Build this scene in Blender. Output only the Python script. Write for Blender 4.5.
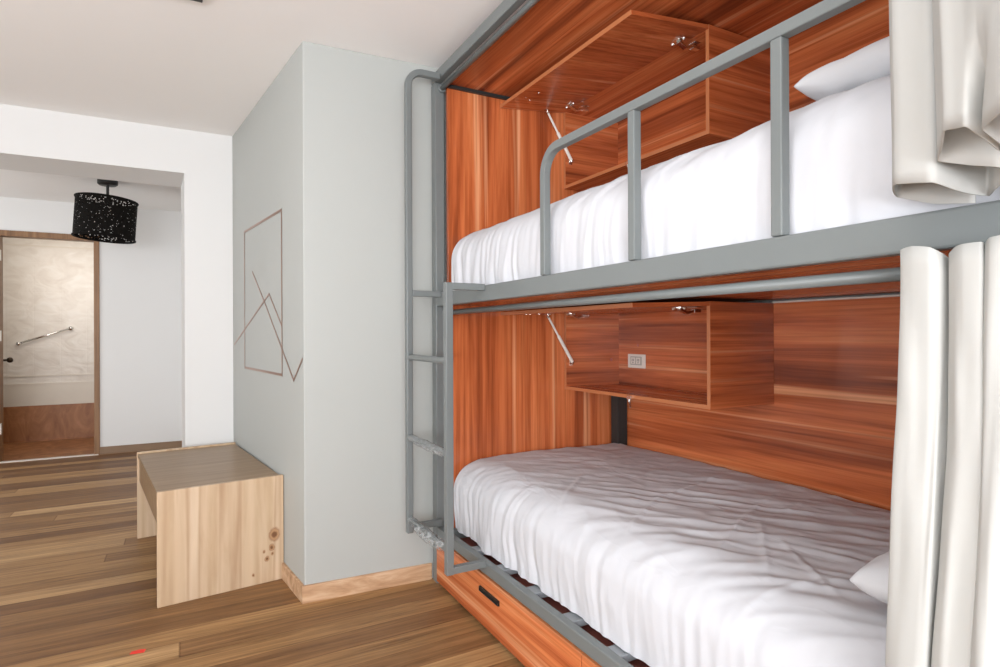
import bpy, bmesh, math, random
from mathutils import Vector, Matrix, noise
for o in list(bpy.data.objects):
    bpy.data.objects.remove(o)
scn = bpy.context.scene
COL = scn.collection
PI = math.pi
CH = 2.517                      # ceiling height

# ------------------------------------------------------------------ camera, world, light, exposure
cam_d = bpy.data.cameras.new('camera')
cam = bpy.data.objects.new('camera', cam_d)
COL.objects.link(cam)
cam_d.sensor_width = 36.0
cam_d.lens = 0.589117 * 36.0
cam_d.clip_start = 0.02
yaw, pitch, roll = 0.493032, 0.000559, 0.0040665
fw = Vector((math.sin(yaw)*math.cos(pitch), math.cos(yaw)*math.cos(pitch), math.sin(pitch)))
rt = Vector((math.cos(yaw), -math.sin(yaw), 0))
dn = fw.cross(rt)
rt2 = math.cos(roll)*rt + math.sin(roll)*dn
up2 = -(math.cos(roll)*dn - math.sin(roll)*rt)
m = Matrix((rt2, up2, -fw)).transposed().to_4x4()
m.translation = Vector((0, 0, 1.2))
cam.matrix_world = m
scn.camera = cam

world = bpy.data.worlds.new('world')
scn.world = world
world.use_nodes = True
world.node_tree.nodes['Background'].inputs[0].default_value = (0.85, 0.92, 1.0, 1)
world.node_tree.nodes['Background'].inputs[1].default_value = 1.0

vs = scn.view_settings
vs.view_transform = 'Standard'
vs.look = 'None'
vs.gamma = 1.0
vs.use_curve_mapping = False
vs.exposure = 0.03


def area(name, loc, direction, sx, sy, power, col=(1, 1, 1)):
    d = bpy.data.lights.new(name, 'AREA')
    d.shape = 'RECTANGLE'
    d.size, d.size_y = sx, sy
    d.energy = power
    d.color = col
    o = bpy.data.objects.new(name, d)
    COL.objects.link(o)
    o.location = loc
    o.rotation_euler = Vector(direction).to_track_quat('-Z', 'Y').to_euler()
    return o


# daylight arriving through the window openings (behind the camera, on the left, in the hall)
area('daylight_back_window', (-1.05, -1.95, 1.42), (0, 1, 0.1), 2.4, 1.9, 62, (0.965, 0.985, 1.02))
area('daylight_left_window', (-2.85, -0.2, 1.4), (1, 0.1, 0.1), 2.8, 1.9, 28, (0.965, 0.985, 1.02))
# pair of added fill lamps aimed up to brighten the ceiling and the bunks
area('upward_fill_back', (-1.05, -1.75, 1.2), (0, 0.8, 1), 2.4, 1.0, 140, (0.97, 0.985, 1.02))
area('upward_fill_left', (-2.65, 0.2, 1.2), (0.8, 0.3, 1), 2.8, 1.0, 62, (0.97, 0.985, 1.02))
area('daylight_hall_window', (-2.85, 5.72, 1.4), (1, 0, 0.1), 1.8, 1.6, 19, (1.0, 0.99, 0.97))
area('bathroom_light', (-1.15, 7.36, 1.9), (0, 1, -0.25), 1.0, 0.7, 8, (1.0, 0.95, 0.89))


# ------------------------------------------------------------------ materials
class NT:
    def __init__(self, name, rough=0.5, spec=0.5, metallic=0.0):
        self.m = bpy.data.materials.new(name)
        self.m.use_nodes = True
        self.t = self.m.node_tree
        self.p = self.t.nodes['Principled BSDF']
        self.p.inputs['Roughness'].default_value = rough
        self.p.inputs['Specular IOR Level'].default_value = spec
        self.p.inputs['Metallic'].default_value = metallic

    def n(self, typ, **kw):
        nd = self.t.nodes.new(typ)
        for k, v in kw.items():
            setattr(nd, k, v)
        return nd

    def l(self, a, b):
        self.t.links.new(a, b)

    def math(self, op, a, b=None, c=None):
        nd = self.n('ShaderNodeMath', operation=op)
        for i, v in enumerate((a, b, c)):
            if v is None:
                continue
            if isinstance(v, (int, float)):
                nd.inputs[i].default_value = v
            else:
                self.l(v, nd.inputs[i])
        return nd.outputs[0]

    def mix(self, fac, a, b, mode='MIX'):
        nd = self.n('ShaderNodeMix', data_type='RGBA', blend_type=mode)
        for i, v in ((0, fac), (6, a), (7, b)):
            if isinstance(v, (int, float)):
                nd.inputs[i].default_value = v
            elif isinstance(v, tuple):
                nd.inputs[i].default_value = (*v, 1)
            else:
                self.l(v, nd.inputs[i])
        return nd.outputs[2]

    def coords(self, scale=(1, 1, 1), rot=(0, 0, 0), loc=(0, 0, 0), src='Object'):
        tc = self.n('ShaderNodeTexCoord')
        mp = self.n('ShaderNodeMapping')
        mp.inputs['Scale'].default_value = scale
        mp.inputs['Rotation'].default_value = rot
        mp.inputs['Location'].default_value = loc
        self.l(tc.outputs[src], mp.inputs['Vector'])
        return mp.outputs[0]

    def noise(self, vec, scale=1.0, detail=4.0, rough=0.55, dist=0.0, out='Fac'):
        nd = self.n('ShaderNodeTexNoise')
        nd.inputs['Scale'].default_value = scale
        nd.inputs['Detail'].default_value = detail
        nd.inputs['Roughness'].default_value = rough
        nd.inputs['Distortion'].default_value = dist
        self.l(vec, nd.inputs['Vector'])
        return nd.outputs[out]

    def ramp(self, fac, stops):
        nd = self.n('ShaderNodeValToRGB')
        e = nd.color_ramp.elements
        while len(e) < len(stops):
            e.new(0.5)
        for el, (p, c) in zip(e, stops):
            el.position = p
            el.color = (*c, 1)
        self.l(fac, nd.inputs[0])
        return nd.outputs[0]

    def bump(self, h, strength=0.3, dist=0.01):
        nd = self.n('ShaderNodeBump')
        nd.inputs['Strength'].default_value = strength
        nd.inputs['Distance'].default_value = dist
        self.l(h, nd.inputs['Height'])
        self.l(nd.outputs[0], self.p.inputs['Normal'])

    def base(self, v):
        if isinstance(v, tuple):
            self.p.inputs['Base Color'].default_value = (*v, 1)
        else:
            self.l(v, self.p.inputs['Base Color'])


def plain(name, col, rough=0.5, var=0.06, nscale=6.0, bump=0.0, bscale=200.0, metallic=0.0, spec=0.5):
    k = NT(name, rough, spec, metallic)
    f = k.noise(k.coords(), nscale, 3)
    k.base(k.mix(f, tuple(c*(1-var) for c in col), tuple(min(1, c*(1+var)) for c in col)))
    if bump:
        k.bump(k.noise(k.coords(), bscale, 2), bump, 0.002)
    return k.m


GRAIN = {'x': (0, 1, 1), 'y': (1, 0, 1), 'z': (1, 1, 0)}


def gscale(axis, along, across):
    return tuple(across if g else along for g in GRAIN[axis])


def cherry(name, axis, seed=0.0, gain=1.05):
    """reddish laminate with long dark and pale streaks"""
    k = NT(name, 0.24, 0.6)
    loc = (seed*3.1, seed*1.7, seed*2.3)
    broad = k.noise(k.coords(gscale(axis, 0.42, 9.5), loc=loc), 1.0, 5, 0.62, 0.45)
    fine = k.noise(k.coords(gscale(axis, 1.0, 75), loc=loc), 1.0, 4, 0.65, 0.15)
    pale = k.noise(k.coords(gscale(axis, 0.35, 17), loc=(loc[0]+5, loc[1]+3, loc[2]+8)), 1.0, 3, 0.55, 0.3)
    g = gain
    c = k.ramp(broad, [(0.30, (0.17*g, 0.036*g, 0.012*g)), (0.41, (0.34*g, 0.080*g, 0.025*g)),
                       (0.51, (0.50*g, 0.130*g, 0.042*g)), (0.62, (0.60*g, 0.185*g, 0.065*g)),
                       (0.74, (0.70*g, 0.29*g, 0.13*g))])
    c2 = k.ramp(fine, [(0.30, (0.66, 0.58, 0.54)), (0.52, (1, 1, 1)), (0.72, (1.12, 1.2, 1.3))])
    pl_ = k.ramp(pale, [(0.60, (0, 0, 0)), (0.70, (0.75, 0.75, 0.75))])
    c = k.mix(pl_, c, (0.74*g, 0.36*g, 0.18*g))
    k.base(k.mix(1.0, c, c2, 'MULTIPLY'))
    return k.m


def pine(name, axis, knots=False):
    k = NT(name, 0.42, 0.4)
    board = k.noise(k.coords(gscale(axis, 0.3, 11.0)), 1.0, 2, 0.5, 0.2)
    fine = k.noise(k.coords(gscale(axis, 2.2, 22)), 1.0, 4, 0.6, 0.5)
    c = k.ramp(board, [(0.30, (0.41, 0.270, 0.160)), (0.42, (0.52, 0.375, 0.240)), (0.52, (0.58, 0.435, 0.295)), (0.58, (0.47, 0.325, 0.205)), (0.68, (0.62, 0.48, 0.34))])
    c2 = k.ramp(fine, [(0.3, (0.88, 0.84, 0.80)), (0.55, (1, 1, 1)), (0.75, (1.05, 1.05, 1.04))])
    out = k.mix(1.0, c, c2, 'MULTIPLY')
    if knots:
        for (kx, kz, r) in ((0.497, 0.225, 0.034), (0.485, 0.165, 0.018), (0.462, 0.115, 0.014), (0.488, 0.135, 0.010), (0.448, 0.150, 0.008), (0.40, 0.05, 0.008)):
            v = k.n('ShaderNodeVectorMath', operation='DISTANCE')
            mp = k.coords((1, 0, 0.8), loc=(0, 0, 0))
            k.l(mp, v.inputs[0])
            v.inputs[1].default_value = (kx, 0, kz*0.8)
            nz = k.noise(k.coords((1, 1, 1)), 60, 2)
            d = k.math('ADD', v.outputs['Value'], k.math('MULTIPLY', k.math('SUBTRACT', nz, 0.5), 0.012))
            q = k.math('DIVIDE', d, r)
            ring = k.ramp(q, [(0.25, (0.16, 0.07, 0.03)), (0.5, (0.42, 0.23, 0.11)), (0.7, (0.24, 0.11, 0.05)), (1.0, (0.62, 0.44, 0.28))])
            fac = k.math('SUBTRACT', 1.0, k.math('SMOOTH_MIN', 1.0, k.math('POWER', q, 3.0), 0.2))
            cl = k.n('ShaderNodeClamp')
            k.l(fac, cl.inputs[0])
            out = k.mix(cl.outputs[0], out, ring)
    k.base(out)
    return k.m


def floor_mat():
    k = NT('hardwood_planks', 0.34, 0.5)
    tc = k.n('ShaderNodeTexCoord')
    sep = k.n('ShaderNodeSeparateXYZ')
    k.l(tc.outputs['Object'], sep.inputs[0])
    X, Y = sep.outputs[0], sep.outputs[1]
    yy = k.math('DIVIDE', k.math('ADD', Y, k.math('MULTIPLY', X, -0.02)), 0.125)
    row = k.math('FLOOR', yy)
    wn = k.n('ShaderNodeTexWhiteNoise', noise_dimensions='1D')
    k.l(row, wn.inputs['W'])
    xx = k.math('DIVIDE', k.math('ADD', X, k.math('MULTIPLY', wn.outputs['Value'], 7.0)), 4.2)
    colm = k.math('FLOOR', xx)
    cb = k.n('ShaderNodeCombineXYZ')
    k.l(row, cb.inputs[0])
    k.l(colm, cb.inputs[1])
    wn2 = k.n('ShaderNodeTexWhiteNoise', noise_dimensions='2D')
    k.l(cb.outputs[0], wn2.inputs['Vector'])
    basec = k.ramp(wn2.outputs['Value'], [(0.0, (0.145, 0.066, 0.026)), (0.3, (0.215, 0.108, 0.043)), (0.6, (0.30, 0.163, 0.066)),
                                          (0.85, (0.38, 0.22, 0.096)), (1.0, (0.48, 0.30, 0.145))])
    # grain, offset per plank
    off = k.n('ShaderNodeCombineXYZ')
    k.l(k.math('MULTIPLY', wn2.outputs['Value'], 31.0), off.inputs[0])
    k.l(k.math('MULTIPLY', wn2.outputs['Value'], 17.0), off.inputs[2])
    add = k.n('ShaderNodeVectorMath', operation='ADD')
    k.l(k.coords((1.6, 34, 1)), add.inputs[0])
    k.l(off.outputs[0], add.inputs[1])
    g = k.noise(add.outputs[0], 1.0, 6, 0.68, 0.9)
    gr = k.ramp(g, [(0.30, (0.42, 0.37, 0.33)), (0.42, (0.80, 0.77, 0.74)), (0.52, (1.0, 1.0, 1.0)), (0.68, (1.40, 1.46, 1.52))])
    c = k.mix(1.0, basec, gr, 'MULTIPLY')
    fy = k.math('FRACT', yy)
    ey = k.math('MINIMUM', fy, k.math('SUBTRACT', 1.0, fy))
    fx = k.math('FRACT', xx)
    ex = k.math('MULTIPLY', k.math('MINIMUM', fx, k.math('SUBTRACT', 1.0, fx)), 19.0)
    e = k.math('MINIMUM', ey, ex)
    line = k.ramp(e, [(0.0, (0.6, 0.54, 0.5)), (0.012, (0.75, 0.7, 0.66)), (0.022, (1, 1, 1))])
    k.base(k.mix(1.0, c, line, 'MULTIPLY'))
    k.bump(line, 0.12, 0.002)
    k.l(k.ramp(g, [(0.2, (0.40,)*3), (0.8, (0.54,)*3)]), k.p.inputs['Roughness'])
    k.p.inputs['Specular IOR Level'].default_value = 0.3
    return k.m


def tile_mat():
    """cream embossed sheet tiles with cloudy relief"""
    k = NT('embossed_cream_tile', 0.35, 0.5)
    n1 = k.noise(k.coords((3.2, 1, 5.0), rot=(0, 0.5, 0)), 1.6, 2, 0.5, 1.0)
    k.base(k.ramp(n1, [(0.3, (0.69, 0.62, 0.54)), (0.55, (0.76, 0.70, 0.62)), (0.75, (0.80, 0.75, 0.68))]))
    br = k.n('ShaderNodeTexBrick', offset=0.0)
    k.l(k.coords((1, 1, 1), rot=(PI/2, 0, 0)), br.inputs['Vector'])
    br.inputs['Scale'].default_value = 1.0
    br.inputs['Brick Width'].default_value = 0.25
    br.inputs['Row Height'].default_value = 0.34
    br.inputs['Mortar Size'].default_value = 0.003
    br.inputs['Color1'].default_value = br.inputs['Color2'].default_value = (1, 1, 1, 1)
    br.inputs['Mortar'].default_value = (0, 0, 0, 1)
    mx = k.math('ADD', n1, k.math('MULTIPLY', br.outputs['Color'], 0.25))
    k.bump(mx, 0.35, 0.02)
    return k.m


def cloth(name, col, rough=0.85, bscale=900, bump=0.08, crease=0.0):
    k = NT(name, rough, 0.15)
    f = k.noise(k.coords(), 9, 3)
    k.base(k.mix(f, tuple(c*0.985 for c in col), tuple(min(1, c*1.015) for c in col)))
    h = k.noise(k.coords(), bscale, 2)
    if crease:
        w = k.noise(k.coords((1.0, 0.45, 0.40), rot=(0, 0, 0.55)), 9, 2, 0.5, 0.8)
        ab = k.math('ABSOLUTE', k.math('SUBTRACT', w, 0.5))
        h = k.math('ADD', k.math('MULTIPLY', h, 0.06), k.math('MULTIPLY', ab, -3.0))
        k.bump(h, crease, 0.006)
    else:
        k.bump(h, bump, 0.001)
    return k.m


def wrap_mat():
    k = NT('clear_plastic_wrap', 0.12, 0.7)
    n1 = k.noise(k.coords((14, 5, 14)), 3, 3, 0.6, 1.5)
    k.base((0.42, 0.44, 0.44))
    k.bump(n1, 1.0, 0.012)
    k.l(k.ramp(n1, [(0.42, (0.12,)*3), (0.62, (0.85,)*3)]), k.p.inputs['Alpha'])
    return k.m


M = {}
M['white_wall'] = plain('white_wall_paint', (0.70, 0.70, 0.69), 0.7, 0.012, 2.0, 0.05)
M['ceiling'] = plain('white_ceiling_paint', (0.885, 0.87, 0.85), 0.85, 0.015, 1.2, 0.05)
M['grey_wall'] = plain('grey_wall_paint', (0.408, 0.422, 0.402), 0.6, 0.025, 1.8, 0.05)
M['hall_wall'] = plain('hall_wall_paint', (0.79, 0.79, 0.78), 0.7, 0.012, 2.0, 0.05)
M['steel'] = plain('grey_painted_steel', (0.158, 0.173, 0.171), 0.36, 0.04, 9.0, 0.03, 90)
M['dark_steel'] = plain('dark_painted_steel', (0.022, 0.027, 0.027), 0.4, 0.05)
M['slat_steel'] = plain('slat_grey_steel', (0.32, 0.34, 0.36), 0.4, 0.05)
M['cherry_z'] = cherry('cherry_laminate_upright', 'z', 0.0)
M['cherry_y'] = cherry('cherry_laminate_lengthwise', 'y', 0.7)
M['cherry_x'] = cherry('cherry_laminate_crosswise', 'x', 1.9)
M['cherry_dark'] = plain('cherry_edge', (0.33, 0.10, 0.035), 0.4, 0.12, 18)
M['cherry_edge'] = plain('cherry_edge_band', (0.48, 0.17, 0.065), 0.35, 0.10, 14)
M['plinth_board'] = plain('maroon_board', (0.42, 0.13, 0.10), 0.5, 0.2, 12)
M['pine_z'] = pine('pine_upright', 'z', True)
M['pine_plain'] = pine('pine_upright_clear', 'z', False)
k_ = NT('lacquered_bench_top', 0.34, 0.22)
f_ = k_.noise(k_.coords((2, 26, 26)), 1.0, 4, 0.6, 0.4)
k_.base(k_.ramp(f_, [(0.3, (0.22, 0.140, 0.075)), (0.55, (0.29, 0.190, 0.108)), (0.75, (0.35, 0.24, 0.143))]))
M['bench_top'] = k_.m
k_ = NT('pale_worn_skirting', 0.45, 0.4)
f_ = k_.noise(k_.coords((3.0, 20, 20)), 1.0, 5, 0.65, 0.5)
k_.base(k_.ramp(f_, [(0.28, (0.30, 0.16, 0.08)), (0.48, (0.50, 0.31, 0.18)), (0.62, (0.62, 0.43, 0.28)), (0.75, (0.76, 0.62, 0.48))]))
M['base_wood'] = k_.m
k_ = NT('brown_door_wood', 0.45, 0.4)
f_ = k_.noise(k_.coords((25, 25, 1.2)), 1.0, 4, 0.6, 0.3)
k_.base(k_.ramp(f_, [(0.3, (0.17, 0.085, 0.038)), (0.6, (0.30, 0.16, 0.075)), (0.75, (0.40, 0.24, 0.12))]))
M['door_wood'] = k_.m
k_ = NT('rust_wood_panel', 0.4, 0.45)
f_ = k_.noise(k_.coords((7, 7, 3.0)), 1.0, 4, 0.6, 1.2)
k_.base(k_.ramp(f_, [(0.3, (0.25, 0.095, 0.034)), (0.55, (0.39, 0.165, 0.064)), (0.75, (0.50, 0.235, 0.105))]))
M['rust_wood'] = k_.m
M['hall_base'] = plain('dark_hall_skirting', (0.25, 0.155, 0.088), 0.5, 0.15, 9)
M['floor'] = floor_mat()
M['tile'] = tile_mat()
M['sheet'] = cloth('white_cotton_sheet', (0.585, 0.592, 0.62), crease=0.30)
M['pillow'] = cloth('white_cotton_pillow', (0.62, 0.625, 0.645), crease=0.22)
M['curtain'] = cloth('cream_curtain_fabric', (0.50, 0.50, 0.478), 0.8, 500, 0.06)
M['copper'] = plain('copper_tape', (0.33, 0.19, 0.135), 0.28, 0.12, 8.0, metallic=0.75)
M['chrome'] = plain('chrome', (0.78, 0.77, 0.74), 0.18, 0.05, metallic=1.0)
M['white_plastic'] = plain('white_plastic', (0.78, 0.76, 0.70), 0.35, 0.03)
M['grey_plastic'] = plain('grey_plastic', (0.42, 0.42, 0.38), 0.4, 0.03)
M['black_plastic'] = plain('black_plastic', (0.014, 0.013, 0.012), 0.4, 0.05)
M['black_weave'] = plain('black_woven_cane', (0.006, 0.005, 0.004), 0.8, 0.3, 60, spec=0.12)
M['black_metal'] = plain('black_metal', (0.018, 0.016, 0.015), 0.4, 0.1)
M['bronze'] = plain('dark_bronze', (0.06, 0.045, 0.03), 0.3, 0.1, metallic=0.8)
M['bulb'] = plain('frosted_bulb', (0.85, 0.84, 0.80), 0.15, 0.01)
M['red'] = plain('red_tape', (0.75, 0.035, 0.02), 0.45, 0.05)
M['threshold'] = plain('pale_threshold', (0.72, 0.68, 0.62), 0.4, 0.05)
M['wrap'] = wrap_mat()
M['frame_white'] = plain('white_window_paint', (0.8, 0.8, 0.8), 0.4, 0.02)


# ------------------------------------------------------------------ mesh helpers
def box(bm, x0, x1, y0, y1, z0, z1):
    v = [bm.verts.new((x, y, z)) for x in (x0, x1) for y in (y0, y1) for z in (z0, z1)]
    for f in ((0, 1, 3, 2), (4, 6, 7, 5), (0, 4, 5, 1), (2, 3, 7, 6), (0, 2, 6, 4), (1, 5, 7, 3)):
        bm.faces.new([v[i] for i in f])


def prism(bm, pts, z0, z1):
    a = [bm.verts.new((x, y, z0)) for x, y in pts]
    b = [bm.verts.new((x, y, z1)) for x, y in pts]
    n = len(pts)
    bm.faces.new(a[::-1])
    bm.faces.new(b)
    for i in range(n):
        bm.faces.new((a[i], a[(i+1) % n], b[(i+1) % n], b[i]))


def sweep(bm, pts, sec, side=None, cap=True):
    """sweep a closed 2-D section along a polyline; side = fixed first section axis"""
    pts = [Vector(p) for p in pts]
    rings = []
    for i, p in enumerate(pts):
        if i == 0:
            t = pts[1]-pts[0]
        elif i == len(pts)-1:
            t = pts[-1]-pts[-2]
        else:
            t = (pts[i+1]-p).normalized()+(p-pts[i-1]).normalized()
        t.normalize()
        if side is None:
            ref = Vector((0, 0, 1)) if abs(t.z) < 0.9 else Vector((0, 1, 0))
            a = t.cross(ref).normalized()
        else:
            a = Vector(side)
            a = (a-t*a.dot(t)).normalized()
        b = t.cross(a).normalized()
        k = 1.0
        if 0 < i < len(pts)-1:
            c = (pts[i+1]-p).normalized().dot(t)
            k = 1/max(c, 0.5)
        rings.append([bm.verts.new(p+a*u+b*(w*(k if side is not None else 1))) for u, w in sec])
    n = len(sec)
    for r0, r1 in zip(rings, rings[1:]):
        for j in range(n):
            bm.faces.new((r0[j], r0[(j+1) % n], r1[(j+1) % n], r1[j]))
    if cap:
        bm.faces.new(rings[0][::-1])
        bm.faces.new(rings[-1])


def rect(w, h):
    return [(-w/2, -h/2), (w/2, -h/2), (w/2, h/2), (-w/2, h/2)]


def circ(r, n=16):
    return [(r*math.cos(2*PI*i/n), r*math.sin(2*PI*i/n)) for i in range(n)]


def tube(bm, a, b, r, n=16):
    sweep(bm, [a, b], circ(r, n))


def lathe(bm, cx, cy, prof, n=32, axis='z'):
    rings = []
    for r, z in prof:
        rings.append([bm.verts.new((cx+r*math.cos(2*PI*i/n), cy+r*math.sin(2*PI*i/n), z)) for i in range(n)])
    for r0, r1 in zip(rings, rings[1:]):
        for j in range(n):
            bm.faces.new((r0[j], r0[(j+1) % n], r1[(j+1) % n], r1[j]))
    bm.faces.new(rings[0][::-1])
    bm.faces.new(rings[-1])


def obj(name, bm, mat, parent=None, bevel=0.0, smooth=False, seg=2):
    """link bm (in world coordinates) as one mesh object, re-based on its parent's origin"""
    me = bpy.data.meshes.new(name)
    bmesh.ops.recalc_face_normals(bm, faces=bm.faces)
    if parent is not None:
        inv = WORLD[parent.name].inverted()
        bmesh.ops.transform(bm, matrix=inv, verts=bm.verts)
    bm.to_mesh(me)
    bm.free()
    o = bpy.data.objects.new(name, me)
    COL.objects.link(o)
    me.materials.append(mat)
    o.parent = parent
    WORLD[o.name] = WORLD[parent.name] if parent is not None else Matrix.Identity(4)
    if smooth:
        for p in me.polygons:
            p.use_smooth = True
    if bevel:
        b = o.modifiers.new('bevel', 'BEVEL')
        b.width = bevel
        b.segments = seg
        b.limit_method = 'ANGLE'
        b.angle_limit = math.radians(40)
    return o


WORLD = {}


def tag(o, label=None, cat=None, group=None, kind=None):
    if label:
        o['label'] = label
    if cat:
        o['category'] = cat
    if group:
        o['group'] = group
    if kind:
        o['kind'] = kind
    return o


def thing(name, label, cat, loc=(0, 0, 0), group=None):
    o = bpy.data.objects.new(name, None)
    COL.objects.link(o)
    o.location = loc
    o.empty_display_size = 0.1
    WORLD[o.name] = Matrix.Translation(Vector(loc))
    return tag(o, label, cat, group)


def struct(name, bm, mat, parent=None, label=None, cat=None, **kw):
    o = obj(name, bm, mat, parent, **kw)
    if parent is None:
        tag(o, label, cat, kind='structure')
    return o


def B(*a):
    bm = bmesh.new()
    for q in a:
        box(bm, *q)
    return bm


def ss(a, b, x):
    t = max(0.0, min(1.0, (x-a)/(b-a)))
    return t*t*(3-2*t)


# ------------------------------------------------------------------ setting
RX0, RX1, RY0 = -2.9, 2.30, -2.0
YE, YH = 4.28, 4.70              # end wall front and back
HX0, HX1, HY = -2.9, 0.02, 7.15  # hall
struct('floor', B((-3.1, 2.4, -2.1, 7.13, -0.06, 0.0)), M['floor'], label='worn hardwood plank floor in mixed brown tones', cat='floor')
struct('floor', B((-3.1, 0.1, 7.17, 8.55, -0.06, 0.0)), M['rust_wood'], label='reddish brown floor inside the far doorway', cat='floor')
struct('ceiling', B((-3.1, 2.4, -2.1, 8.55, CH, CH+0.06)), M['ceiling'], label='plain off-white ceiling', cat='ceiling')
# end wall with the wide opening to the hall
bm = bmesh.new()
f_ = [bm.verts.new((x, YE, z)) for x, z in ((RX0-0.1, 2.238), (0.008, 2.238), (0.008, 0), (0.6, 0), (0.6, CH), (RX0-0.1, CH))]
b_ = [bm.verts.new((x, YH, z)) for x, z in ((RX0-0.1, 2.238), (-0.012, 2.238), (-0.012, 0), (0.6, 0), (0.6, CH), (RX0-0.1, CH))]
bm.faces.new(f_)
bm.faces.new(b_[::-1])
for i in range(6):
    bm.faces.new((f_[i], b_[i], b_[(i+1) % 6], f_[(i+1) % 6]))
struct('wall_end', bm,
       M['white_wall'], label='white end wall with a wide opening into the hall', cat='wall')
# grey closet block beside the bunk (its side runs at a slight slant)
bm = bmesh.new()
prism(bm, [(0.474, 2.74), (1.07, 2.712), (2.36, 2.712), (2.36, 4.279), (0.289, 4.279)], 0, CH)
struct('wall_closet', bm, M['grey_wall'], label='grey painted wall block beside the bunk bed', cat='wall', bevel=0.004)
bb = bmesh.new()
prism(bb, [(0.462, 2.728), (1.068, 2.699), (1.068, 2.7115), (0.474, 2.7395)], 0, 0.079)
struct('baseboard_closet_front', bb, M['base_wood'], label='pale worn wooden skirting on the front of the grey wall', cat='baseboard', bevel=0.002)
bb = bmesh.new()
prism(bb, [(0.462, 2.728), (0.4735, 2.741), (0.2885, 4.279), (0.276, 4.279)], 0, 0.079)
struct('baseboard_closet_side', bb, M['base_wood'], label='wooden skirting along the shaded side of the grey wall', cat='baseboard', bevel=0.002)
struct('wall_right', B((RX1, RX1+0.1, RY0-0.1, 2.715, 0, CH)), M['white_wall'], label='white wall behind the bunk bed', cat='wall')
# left wall and back wall with window openings (behind / beside the camera)
struct('wall_left', B((RX0-0.1, RX0, RY0, -1.65, 0, CH), (RX0-0.1, RX0, 1.25, YE, 0, CH), (RX0-0.1, RX0, -1.65, 1.25, 0, 0.40),
                      (RX0-0.1, RX0, -1.65, 1.25, 2.40, CH)), M['white_wall'], label='white left wall of the bedroom', cat='wall')
struct('wall_back', B((RX0-0.1, -2.3, RY0-0.1, RY0, 0, CH), (0.2, RX1, RY0-0.1, RY0, 0, CH), (-2.3, 0.2, RY0-0.1, RY0, 0, 0.42),
                      (-2.3, 0.2, RY0-0.1, RY0, 2.40, CH)), M['white_wall'], label='white wall behind the camera', cat='wall')
struct('window_1', B((-2.3, 0.2, -2.09, -2.05, 0.42, 0.47), (-2.3, 0.2, -2.09, -2.05, 2.35, 2.40), (-2.3, -2.25, -2.09, -2.05, 0.42, 2.40),
                     (0.15, 0.2, -2.09, -2.05, 0.42, 2.40), (-1.075, -1.025, -2.09, -2.05, 0.42, 2.40)), M['frame_white'],
       label='white window frame behind the camera', cat='window')
struct('window_2', B((-2.99, -2.95, -1.65, 1.25, 0.40, 0.45), (-2.99, -2.95, -1.65, 1.25, 2.35, 2.40), (-2.99, -2.95, -1.65, -1.60, 0.40, 2.40),
                     (-2.99, -2.95, 1.20, 1.25, 0.40, 2.40), (-2.99, -2.95, -0.225, -0.175, 0.40, 2.40)), M['frame_white'],
       label='white window frame in the left wall', cat='window')
# hall
DX0, DX1, DZ = -1.565, -0.757, 2.195
struct('wall_hall_far', B((HX0-0.1, DX0, HY, HY+0.1, 0, CH), (DX1, 0.10, HY, HY+0.1, 0, CH), (DX0, DX1, HY, HY+0.1, DZ, CH)),
       M['hall_wall'], label='white far wall of the hall with a doorway', cat='wall')
struct('wall_hall_right', B((HX1, HX1+0.08, YH, HY, 0, CH)), M['hall_wall'], label='white right wall of the hall', cat='wall')
struct('wall_hall_left', B((HX0-0.1, HX0, YH, HY, 0, 0.6), (HX0-0.1, HX0, YH, HY, 2.2, CH), (HX0-0.1, HX0, YH, 4.85, 0.6, 2.2),
                           (HX0-0.1, HX0, 6.65, HY, 0.6, 2.2)), M['hall_wall'], label='white left wall of the hall', cat='wall')
struct('baseboard_hall', B((DX1+0.012, HX1-0.002, HY-0.014, HY-0.001, 0, 0.075)), M['hall_base'], label='dark brown skirting along the far hall wall', cat='baseboard', bevel=0.002)
# doorway with frame and open leaf
dr = thing('door_1', 'brown wooden doorway at the end of the hall with its door open inwards', 'door', (-1.13, HY, 0))
tag(dr, kind='structure')
obj('door_frame', B((DX0-0.02, DX0+0.035, HY-0.015, HY+0.115, 0, DZ), (DX1-0.035, DX1+0.012, HY-0.015, HY+0.115, 0, DZ),
                    (DX0-0.02, DX1+0.012, HY-0.015, HY+0.115, DZ-0.045, DZ+0.008)), M['door_wood'], dr, bevel=0.003)
HP = Vector((DX0+0.03, HY+0.118, 0))
LD = Vector((-0.30, 0.954, 0)).normalized()          # the leaf is swung back past square
LN = Vector((LD.y, -LD.x, 0))
bm = bmesh.new()
q0, q1 = HP, HP+LD*0.70
prism(bm, [(p.x, p.y) for p in (q0, q1, q1-LN*0.038, q0-LN*0.038)], 0.012, DZ-0.06)
leaf = obj('door_leaf', bm, M['door_wood'], dr, bevel=0.003)
for z in (0.32, 1.20, 1.965):
    bm = B((DX0+0.005, DX0+0.0375, HY-0.017, HY-0.0152, z-0.05, z+0.05), (DX0+0.0352, DX0+0.038, HY-0.012, HY+0.045, z-0.05, z+0.05))
    tube(bm, (DX0+0.040, HY-0.018, z-0.05), (DX0+0.040, HY-0.018, z+0.05), 0.006, 10)
    obj('hinge', bm, M['white_plastic'], dr)
bm = bmesh.new()
kp = HP+LD*0.64+Vector((0, 0, 0.945))
sweep(bm, [kp, kp+LN*0.008], circ(0.026, 20))
sweep(bm, [kp+LN*0.008, kp+LN*0.10], circ(0.012, 12))
bmesh.ops.create_uvsphere(bm, u_segments=18, v_segments=12, radius=0.029, matrix=Matrix.Translation(kp+LN*0.12))
obj('door_knob', bm, M['bronze'], leaf, smooth=True)
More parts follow.
